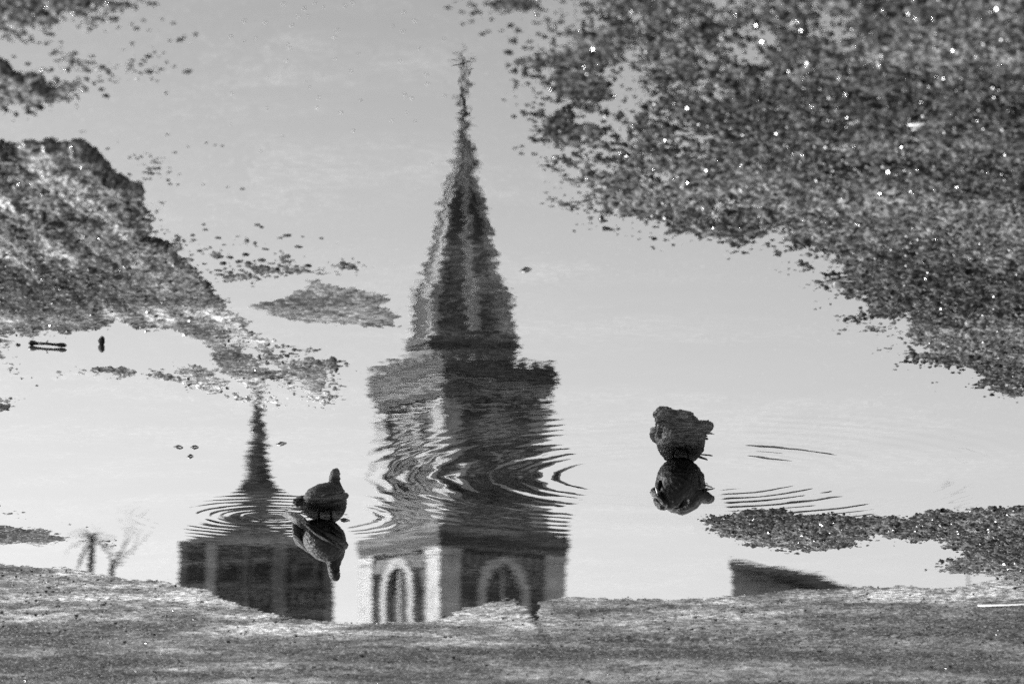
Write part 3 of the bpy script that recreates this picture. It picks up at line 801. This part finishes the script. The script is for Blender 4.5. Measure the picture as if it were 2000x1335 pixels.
def smooth_rings(rg, sub=3):
    """catmull-rom through the body rings"""
    out = []
    A = [np.array([*r[0], r[1], r[2]], float) for r in rg]
    for i in range(len(A) - 1):
        p = [A[max(i - 1, 0)], A[i], A[i + 1], A[min(i + 2, len(A) - 1)]]
        for k in range(sub):
            t = k / sub
            v = 0.5 * (2 * p[1] + (p[2] - p[0]) * t + (2 * p[0] - 5 * p[1] + 4 * p[2] - p[3]) * t * t + (3 * p[1] - p[0] - 3 * p[2] + p[3]) * t ** 3)
            out.append((v[:3], max(v[3], .001), max(v[4], .001)))
    v = A[-1]
    out.append((v[:3], v[3], v[4]))
    return out

def ruffle(o, amp, sc_, seed):
    rr = random.Random(seed)
    me = o.data
    n = len(me.vertices)
    co_ = np.empty(n * 3, np.float32); me.vertices.foreach_get('co', co_); co_ = co_.reshape(-1, 3)
    no = np.empty(n * 3, np.float32); me.vertices.foreach_get('normal', no); no = no.reshape(-1, 3)
    k = fbm(co_[:, 0] * sc_ + co_[:, 2] * sc_ * .6, co_[:, 1] * sc_ + co_[:, 2] * sc_, seed, 3) - 0.5
    co_ += no * (k * amp)[:, None]
    me.vertices.foreach_set('co', co_.ravel()); me.update()

def head_bits(bird, hc, fwd, r):
    """beak, cere and eyes about the head centre"""
    fwd = Vector(fwd).normalized(); side = fwd.cross(Vector((0, 0, 1))).normalized()
    hc = Vector(hc)
    bk = MB().loft([(hc + fwd * r * .75, r * .30, r * .26), (hc + fwd * r * 1.25 + Vector((0, 0, -.001)), r * .22, r * .20), (hc + fwd * r * 1.75 + Vector((0, 0, -.003)), r * .13, r * .13), (hc + fwd * r * 2.05 + Vector((0, 0, -.006)), r * .03, r * .03)], 10).build('beak', M['beak'], bird, True)
    MB().loft([(hc + fwd * r * .8 + Vector((0, 0, r * .18)), r * .1, r * .06), (hc + fwd * r * 1.05 + Vector((0, 0, r * .24)), r * .22, r * .12), (hc + fwd * r * 1.3 + Vector((0, 0, r * .12)), r * .08, r * .05)], 8).build('cere', M['wing'], bk, True)
    for s in (-1, 1):
        c = hc + side * s * r * .80 + fwd * r * .28 + Vector((0, 0, r * .2))
        MB().loft([(c - side * s * r * .1, r * .2, r * .2), (c + side * s * r * .05, r * .2, r * .2), (c + side * s * r * .14, r * .12, r * .12), (c + side * s * r * .17, r * .02, r * .02)], 10).build('eye', M['eye'], bird, True)

def legs(bird, x, zg):
    for s in (-1, 1):
        lg = MB().loft([((x, s * .022, .022), .009, .009), ((x + .004, s * .022, -.002), .004, .004), ((x, s * .022, zg + .004), .003, .003)], 8).build('leg', M['skin'], bird, True)
        for a in (-.55, 0, .55, math.pi):
            ln = .026 if a != math.pi else .014
            MB().loft([((x, s * .022, zg + .005), .003, .003), ((x + math.cos(a) * ln, s * .022 + math.sin(a) * ln, zg + .002), .0016, .0016)], 6).build('toe', M['skin'], lg, True)

def pigeon_standing(loc, heading, zg):
    bird = empty('pigeon', loc, heading)
    rg = [((-.115, 0, .022), .010, .006), ((-.098, 0, .028), .026, .020), ((-.068, 0, .036), .045, .036), ((-.028, 0, .044), .057, .048), ((.014, 0, .049), .061, .053),
          ((.044, 0, .058), .053, .050), ((.058, 0, .076), .037, .040), ((.060, 0, .096), .0245, .027), ((.060, 0, .113), .0185, .021), ((.064, 0, .126), .0175, .0185),
          ((.073, 0, .132), .0150, .0150), ((.083, 0, .133), .0100, .0095), ((.088, 0, .132), .003, .003)]
    body = MB().loft(smooth_rings(rg, 4), 28).build('body', M['plume'], bird, True)
    ruffle(body, .006, 90, 5)
    head_bits(bird, (.072, 0, .130), (1, 0, -.1), .0155)
    legs(bird, .0, zg)
    for s in (-1, 1):
        wrg = [((.034, s * .040, .066), .008, .005), ((.022, s * .049, .066), .020, .009), ((-.004, s * .055, .060), .030, .010), ((-.040, s * .052, .053), .030, .009),
               ((-.085, s * .040, .042), .022, .007), ((-.120, s * .026, .030), .010, .004)]
        wing = MB().loft(smooth_rings(wrg, 3), 14).build('wing', M['wing'], bird, True)
        ruffle(wing, .003, 120, 8)
        for i in range(6):
            feather((-.02 - .006 * i, s * (.056 - .003 * i), .070 - .006 * i), (-.135 - .008 * i, s * (.036 - .004 * i), .044 - .0045 * i), .0105, .0016).build('feather', M['wing'], wing, True)
        for i in range(9):
            t = i / 8
            feather((.020 - .05 * t, s * .057, .078 - .040 * (i % 3) / 2 - .01 * t), (-.024 - .05 * t, s * .0605, .066 - .040 * (i % 3) / 2 - .014 * t), .010, .0016).build('covert', M['plume'], wing, True)
    tail = MB().loft([((-.095, 0, .030), .020, .008), ((-.125, 0, .022), .020, .006), ((-.15, 0, .015), .014, .003)], 12).build('tail', M['wing'], bird, True)
    for i in range(8):
        y = (i - 3.5) / 3.5
        feather((-.108, y * .014, .026), (-.235 + abs(y) * .010, y * .028, .0030), .0085, .0014).build('feather', M['pale_plume'] if i < 4 else M['wing'], tail, True)
    return bird

a = gnd(634, 1018)
zb_ = ground_z(a.x, a.y)
pg = pigeon_standing((a.x, a.y, 0.0), R(90 + 26), max(zb_, -.05))
pg.scale = (.84, .80, 1.0)
tag(pg, 'dark pigeon standing upright in the water with its tail dipped, near the small ring ripples', 'pigeon', 'pigeons wading in the puddle')

def pigeon_bathing(loc, heading, zg):
    bird = empty('pigeon', loc, heading)
    rg = [((-.110, 0, .034), .016, .012), ((-.085, 0, .050), .042, .040), ((-.045, 0, .060), .062, .058), ((0, 0, .062), .069, .066), ((.040, 0, .062), .066, .064),
          ((.066, 0, .068), .052, .050), ((.076, .012, .090), .036, .034), ((.078, .026, .100), .030, .029), ((.082, .036, .104), .027, .025), ((.090, .044, .103), .023, .020), ((.099, .050, .097), .013, .012), ((.102, .052, .094), .003, .003)]
    body = MB().loft(smooth_rings(rg, 4), 28).build('body', M['plume'], bird, True)
    ruffle(body, .013, 70, 15)
    head_bits(bird, (.088, .042, .101), (.90, .25, -.62), .020)
    legs(bird, .0, zg)
    rr = random.Random(21)
    # ruffled wings, the one on the far side from the head thrown up
    for s in (-1, 1):
        up = s < 0
        wrg = [((.045, s * .050, .080), .012, .008), ((.020, s * .062, .088 if up else .078), .024, .012), ((-.020, s * .068, .092 if up else .070), .028, .012), ((-.060, s * .060, .088 if up else .056), .018, .008)]
        wing = MB().loft(smooth_rings(wrg, 3), 14).build('wing', M['wing'], bird, True)
        ruffle(wing, .007, 110, 18)
        for i in range(16 if up else 9):
            t = i / (15 if up else 8)
            p0 = Vector((.045 - .10 * t, s * (.054 + .012 * math.sin(t * 3)), .068 + .022 * rr.random()))
            if up: e_ = Vector((rr.uniform(-.4, .5), -rr.uniform(.3, 1.0), rr.uniform(-.2, 1.1))).normalized() * rr.uniform(.016, .034)
            else: e_ = Vector((rr.uniform(-.9, -.3), rr.uniform(.15, .5), rr.uniform(-.5, .4))).normalized() * rr.uniform(.025, .045)
            feather(p0, p0 + e_, rr.uniform(.006, .010), .0018, .004).build('feather', M['wing'] if i % 3 else M['pale_plume'], wing, True)
    tail = MB().loft([((-.095, 0, .040), .024, .012), ((-.125, 0, .034), .022, .008), ((-.15, 0, .03), .014, .003)], 12).build('tail', M['wing'], bird, True)
    for i in range(8):
        y = (i - 3.5) / 3.5
        feather((-.11, y * .016, .038), (-.195, y * .055, .030 + .02 * rr.random()), .010, .0014).build('feather', M['wing'], tail, True)
    for i in range(60):                      # ruffled contour feathers
        a_, b_ = rr.uniform(0, 2 * math.pi), rr.uniform(-.2, 1.2)
        p0 = Vector((.064 * math.cos(a_) * math.cos(b_), .064 * math.sin(a_) * math.cos(b_), .060 + .060 * math.sin(b_)))
        n_ = Vector((math.cos(a_) * math.cos(b_), math.sin(a_) * math.cos(b_), math.sin(b_) * .5))
        feather(p0, p0 + n_ * .006 + Vector((-.022, rr.uniform(-.006, .006), -.006)), .0062, .0016).build('contour_feather', M['plume'] if i % 4 else M['wing'], body, True)
    return bird

b = gnd(1330, 902)
pb = pigeon_bathing((b.x, b.y, -0.004), R(-90 + 14), max(ground_z(b.x, b.y), -.05))
pb.scale = (.80, .80, .98)
tag(pb, 'ruffled pigeon bathing with tousled wing feathers, at the centre of the wide ring ripples', 'pigeon', 'pigeons wading in the puddle')

# ------------------------------------------------------------------ small things in and by the water
def rock_mesh(name, mat, seed, sub=2, flat=.55, keep=.1):
    rr = random.Random(seed)
    import bmesh
    bm = bmesh.new()
    bmesh.ops.create_icosphere(bm, subdivisions=sub, radius=1)
    cuts = [(Vector((rr.gauss(0, 1), rr.gauss(0, 1), rr.gauss(0, 1))).normalized(), rr.uniform(.55, .85)) for _ in range(9)]
    for v in bm.verts:
        for n_, d in cuts:
            k = v.co.dot(n_) - d
            if k > 0: v.co -= n_ * k * (1 - keep)
        v.co.z *= flat
        v.co.y *= .8
    me = bpy.data.meshes.new(name)
    bm.to_mesh(me); bm.free()
    me.materials.append(mat)
    me.polygons.foreach_set('use_smooth', [True] * len(me.polygons))
    return me
ROCKS = [rock_mesh('pebble', M['pebble'], 40 + i) for i in range(7)]

def pebble(px, py, wpx, label, group, rr):
    g = gnd(px, py)
    s = wpx * g.y / F / 2
    o = link('pebble', ROCKS[rr.randrange(7)])
    o.scale = (s, s * rr.uniform(.8, 1.5), s * rr.uniform(.5, .9))
    o.rotation_euler = (rr.uniform(-.2, .2), rr.uniform(-.2, .2), rr.uniform(0, 6.28))
    o.location = (g.x, g.y, s * rr.uniform(-.18, .05))
    tag(o, label, 'pebble', group)
    return o

rr = random.Random(77)
C1 = [(215, 40), (235, 22), (300, 10), (278, 40), (270, 55), (172, 56), (120, 80), (100, 68), (45, 78), (90, 66), (108, 108), (122, 102), (142, 118), (140, 130), (196, 132), (208, 140), (198, 156),
      (275, 126), (288, 112), (306, 140), (322, 104), (335, 48), (318, 38), (386, 66), (356, 78), (332, 78), (104, 164), (122, 168), (198, 174), (210, 188), (322, 184), (58, 122), (28, 114), (12, 72), (98, 140), (165, 45), (188, 15), (150, 52), (76, 84), (92, 84), (362, 142)]
for x, y in C1:
    pebble(x + rr.uniform(-4, 4), y + rr.uniform(-3, 3), rr.uniform(11, 24), 'small dark pebble breaking the water in the top left shallows', 'pebbles in the top left shallows', rr)
C2 = [(424, 466), (404, 450), (436, 478), (460, 462), (400, 440), (500, 440), (512, 445), (548, 465), (564, 460), (590, 460), (628, 464), (586, 480), (446, 502), (466, 513), (438, 516), (508, 508), (530, 516), (556, 512), (600, 520),
      (426, 528), (446, 532), (475, 528), (505, 532), (535, 527), (560, 526), (590, 528), (620, 532), (480, 496), (520, 487), (376, 470), (392, 488), (380, 458)]
for x, y in C2:
    pebble(x + rr.uniform(-4, 4), y + rr.uniform(-2, 2), rr.uniform(9, 22), 'small dark pebble in the speckled shallows above the grey silt shoal', 'pebbles above the silt shoal', rr)
C3 = [(978, 60), (1000, 82), (960, 40), (1030, 92), (1000, 228), (1030, 232), (1065, 228), (1046, 180), (990, 100), (1080, 262), (1040, 265), (1046, 300), (1100, 292), (1060, 378), (1078, 384), (1100, 382), (1120, 450), (1150, 450), (1182, 448), (930, 28), (880, 14), (905, 45), (945, 70), (1020, 140), (955, 60)]
for x, y in C3:
    pebble(x + rr.uniform(-5, 5), y + rr.uniform(-3, 3), rr.uniform(10, 24), 'small dark pebble in the water along the gravel edge right of the spire', 'pebbles off the gravel edge', rr)
C4 = [(262, 303), (268, 310), (255, 307), (345, 298), (365, 288), (400, 280), (430, 284), (310, 330), (330, 334), (350, 340), (335, 358), (350, 362), (330, 352), (400, 360), (445, 366), (472, 368), (420, 284), (308, 318)]
for x, y in C4:
    pebble(x + rr.uniform(-4, 4), y + rr.uniform(-2, 2), rr.uniform(7, 15), 'tiny dark pebble off the corner of the left asphalt slab', 'pebbles off the slab corner', rr)
C5 = [(190, 1129), (70, 1166), (52, 1190), (4, 1187), (700, 1175), (1545, 1226), (1600, 1262), (950, 1290), (1350, 1222)]
for x, y in C5:
    o = pebble(x, y, rr.uniform(8, 13), 'small black stone lying on the pale far bank', 'black stones on the far bank', rr)
    o.location.z = ground_z(o.location.x, o.location.y) + o.scale.z * .3
o = pebble(198, 672, 20, 'upright black stone standing in the pond of the left slab', None, rr)
o.scale = (.0085, .008, .021); o.rotation_euler = (0, 0, .4); o.location.z = .006
o.name = 'stone'; o['category'] = 'stone'
for x, y, wd_, lb in ((1028, 527, 26, 'small dark scrap afloat right of the spire'), (350, 873, 18, 'larger dark speck of the floating trio at left'), (381, 873, 14, 'right-hand dark speck of the floating trio at left'),
                      (372, 891, 15, 'lowest dark speck of the floating trio at left'), (550, 866, 22, 'dark speck afloat just right of the thin turret'), (497, 840, 14, 'dark speck afloat over the thin turret'), (674, 1015, 22, 'dark speck afloat right beside the standing pigeon')):
    g = gnd(x, y)
    s = wd_ * g.y / F / 2
    fl = empty('floating_bit', (g.x, g.y, 0), rr.uniform(-.7, .7)); q_ = rr.uniform(.5, 1.0); e_ = rr.uniform(-.25, .25)  # unidentified dark bit afloat; its husk-like form is invented
    MB().loft(smooth_rings([((-s, 0, .001), s * .08, .0006), ((-s * .5, 0, .002), s * .2, .0016), ((s * e_, s * e_ * .6, .003), s * .42 * q_, .0030 * q_), ((s * .45, s * e_, .0025), s * .34 * q_, .0024), ((s, 0, .0012), s * .06, .0008)], 3), 10).build('bit_body', M['leaf'], fl, True)
    MB().loft([((s * .9, 0, .0012), .0006, .0006), ((s * 1.5, s * .15, .0006), .0004, .0004)], 5).build('bit_strand', M['twig'], fl, True)
    tag(fl, lb, 'floating bit', 'bits afloat on the puddle')
# twig with thick ends
g0, g1 = gnd(56, 674), gnd(130, 679)
tw = empty('twig', g0)
d = g1 - g0
rg = [(Vector((0, 0, .004)), .002, .002), (d * .04 + Vector((0, 0, .005)), .006, .005), (d * .13 + Vector((0, 0, .0055)), .0062, .005), (d * .24 + Vector((0, 0, .005)), .003, .003), (d * .5 + Vector((0, 0, .0055)), .0026, .0026),
      (d * .74 + Vector((0, 0, .005)), .003, .003), (d * .84 + Vector((0, 0, .005)), .0052, .0045), (d * .94 + Vector((0, 0, .005)), .005, .004), (d + Vector((0, 0, .004)), .0015, .0015)]
MB().loft(smooth_rings(rg, 3), 10).build('stem', M['twig'], tw, True)
MB().loft([(d * .45 + Vector((0, 0, .006)), .0016, .0016), (d * .5 + Vector((.0, .004, .013)), .001, .001)], 6).build('side_shoot', M['twig'], tw, True)
tag(tw, 'dark twig with two knobbed ends lying in the pond of the left slab', 'twig')
# crumpled leaf at the gravel edge
g = gnd(1632, 545)
lf = empty('crumpled_leaf', (g.x, g.y, 0), .4)
for i in range(9):
    a_ = i * .7
    feather((rr.uniform(-.008, .008), rr.uniform(-.008, .008), -.001), (math.cos(a_) * rr.uniform(.02, .04), math.sin(a_) * rr.uniform(.02, .04), rr.uniform(.002, .016)), .009, .0015, .003).build('leaf_lobe', M['leaf'], lf, True)
tag(lf, 'crumpled dark leaf half sunk at the edge of the right gravel', 'leaf')
# pale flake on the gravel, pale strip on the far bank
g = gnd(1790, 233)
fl = empty('paper_scrap', (g.x, g.y, ground_z(g.x, g.y) + .004), .2)
MB().loft([((-.013, 0, .002), .003, .0012), ((-.005, 0, .003), .008, .002), ((.006, .001, .0045), .009, .002), ((.014, .002, .003), .003, .001)], 8).build('sheet', M['scrap'], fl)
MB().loft([((-.004, .004, .004), .003, .001), ((.003, .008, .009), .005, .001), ((.009, .009, .010), .002, .001)], 8).build('curled_corner', M['scrap'], fl)
tag(fl, 'small pale paper scrap on the dark gravel at upper right', 'scrap')
g0, g1 = gnd(1910, 1172), gnd(2040, 1166)
st = empty('pale_stick', (g0.x, g0.y, max(ground_z(g0.x, g0.y), 0) + .008))
d = g1 - g0
MB().loft([(d * 0, .003, .003), (d * .03, .008, .004), (d * .5 + Vector((0, 0, .001)), .009, .004), (d * .97, .008, .004), (d, .003, .003)], 10).build('stick_body', M['scrap'], st, True)
MB().box(-.004, .004, -.001, .001, 0, .002).xform(Matrix.Translation(d * .5 + Vector((0, 0, .006)))).build('knot', M['twig'], st)
tag(st, 'long pale stick lying on the far bank at the right edge', 'stick')

# ------------------------------------------------------------------ loose gravel on the banks
rock_s = []
for i in range(6):
    m_ = rock_mesh('grit', M['pebble'], 90 + i, 1, .6, 0.0)
    v_ = np.empty(len(m_.vertices) * 3, np.float32); m_.vertices.foreach_get('co', v_)
    f_ = np.array([list(p_.vertices) for p_ in m_.polygons])
    rock_s.append((v_.reshape(-1, 3), f_))
def scatter(name, label, bank, n, smin, smax, seed, px0, px1, py0, py1, gf=.8):
    rs_ = np.random.RandomState(seed)
    px, py = rs_.uniform(px0, px1, n * 6), rs_.uniform(py0, py1, n * 6)
    s = sdist(px.astype(np.float32), py.astype(np.float32), BANKS[bank][0])
    ok = s > rs_.uniform(-25, 40, n * 6)
    px, py = px[ok][:n], py[ok][:n]
    P = np.array([gnd(a_, b_)[:2] for a_, b_ in zip(px, py)], np.float32)
    z = height(P[:, 0], P[:, 1])[0]
    vs, fs, b_ = [], [], 0
    for i in range(len(P)):
        v, f = rock_s[rs_.randint(6)]
        k = rs_.uniform(smin, smax) * (1 + (rs_.rand() < .08) * .8)
        a_ = rs_.uniform(0, 6.28)
        ca, sa = math.cos(a_), math.sin(a_)
        q = np.stack([v[:, 0] * ca - v[:, 1] * sa, v[:, 0] * sa + v[:, 1] * ca, v[:, 2] * rs_.uniform(.7, 1.1)], -1) * k
        vs.append(q + np.array([P[i, 0], P[i, 1], z[i] + k * .25])); fs.append(f + b_); b_ += len(v)
    me = bpy.data.meshes.new(name)
    me.from_pydata(np.concatenate(vs).tolist(), [], np.concatenate(fs).tolist())
    me.materials.append(M['pebble']); me.materials.append(M['glossy'])
    gl_ = np.repeat((rs_.rand(len(P)) < gf).astype(np.int32), len(rock_s[0][1]))
    me.polygons.foreach_set('material_index', gl_)
    o = link(name, me)
    tag(o, label, 'gravel', kind='stuff')
scatter('gravel', 'loose dark wet gravel covering the near right bank', 'near_gravel', 3200, .0022, .0054, 1, 950, 2050, -20, 760)
scatter('gravel', 'loose dark gravel strewn over the left slab', 'left_slab', 1000, .002, .0045, 2, -40, 640, 285, 790)
scatter('gravel', 'loose dark gravel on the narrow right bar', 'right_bar', 700, .003, .0065, 3, 1380, 2050, 990, 1140)

scatter('gravel', 'fine grit scattered over the pale far bank', 'far_bank', 1500, .0025, .0055, 4, -40, 2040, 1100, 1345, .12)

# pale specks of dust afloat on the near water
rs_ = np.random.RandomState(5)
mb = MB()
for i in range(75):
    x, y = rs_.uniform(440, 870), rs_.uniform(5, 330)
    if rs_.rand() < y / 500: continue
    g = gnd(x, y)
    k = rs_.uniform(.0010, .0026)
    mb.loft([((g.x - k, g.y, .0004), k * .3, .0003), ((g.x, g.y + k * .2, .0007), k * rs_.uniform(.5, .9), .0006), ((g.x + k, g.y, .0004), k * .3, .0003)], 6)
sp_ = mb.build('floating_dust', M['scrap'])
tag(sp_, 'pale specks of dust afloat on the near water left of the spire', 'dust', kind='stuff')
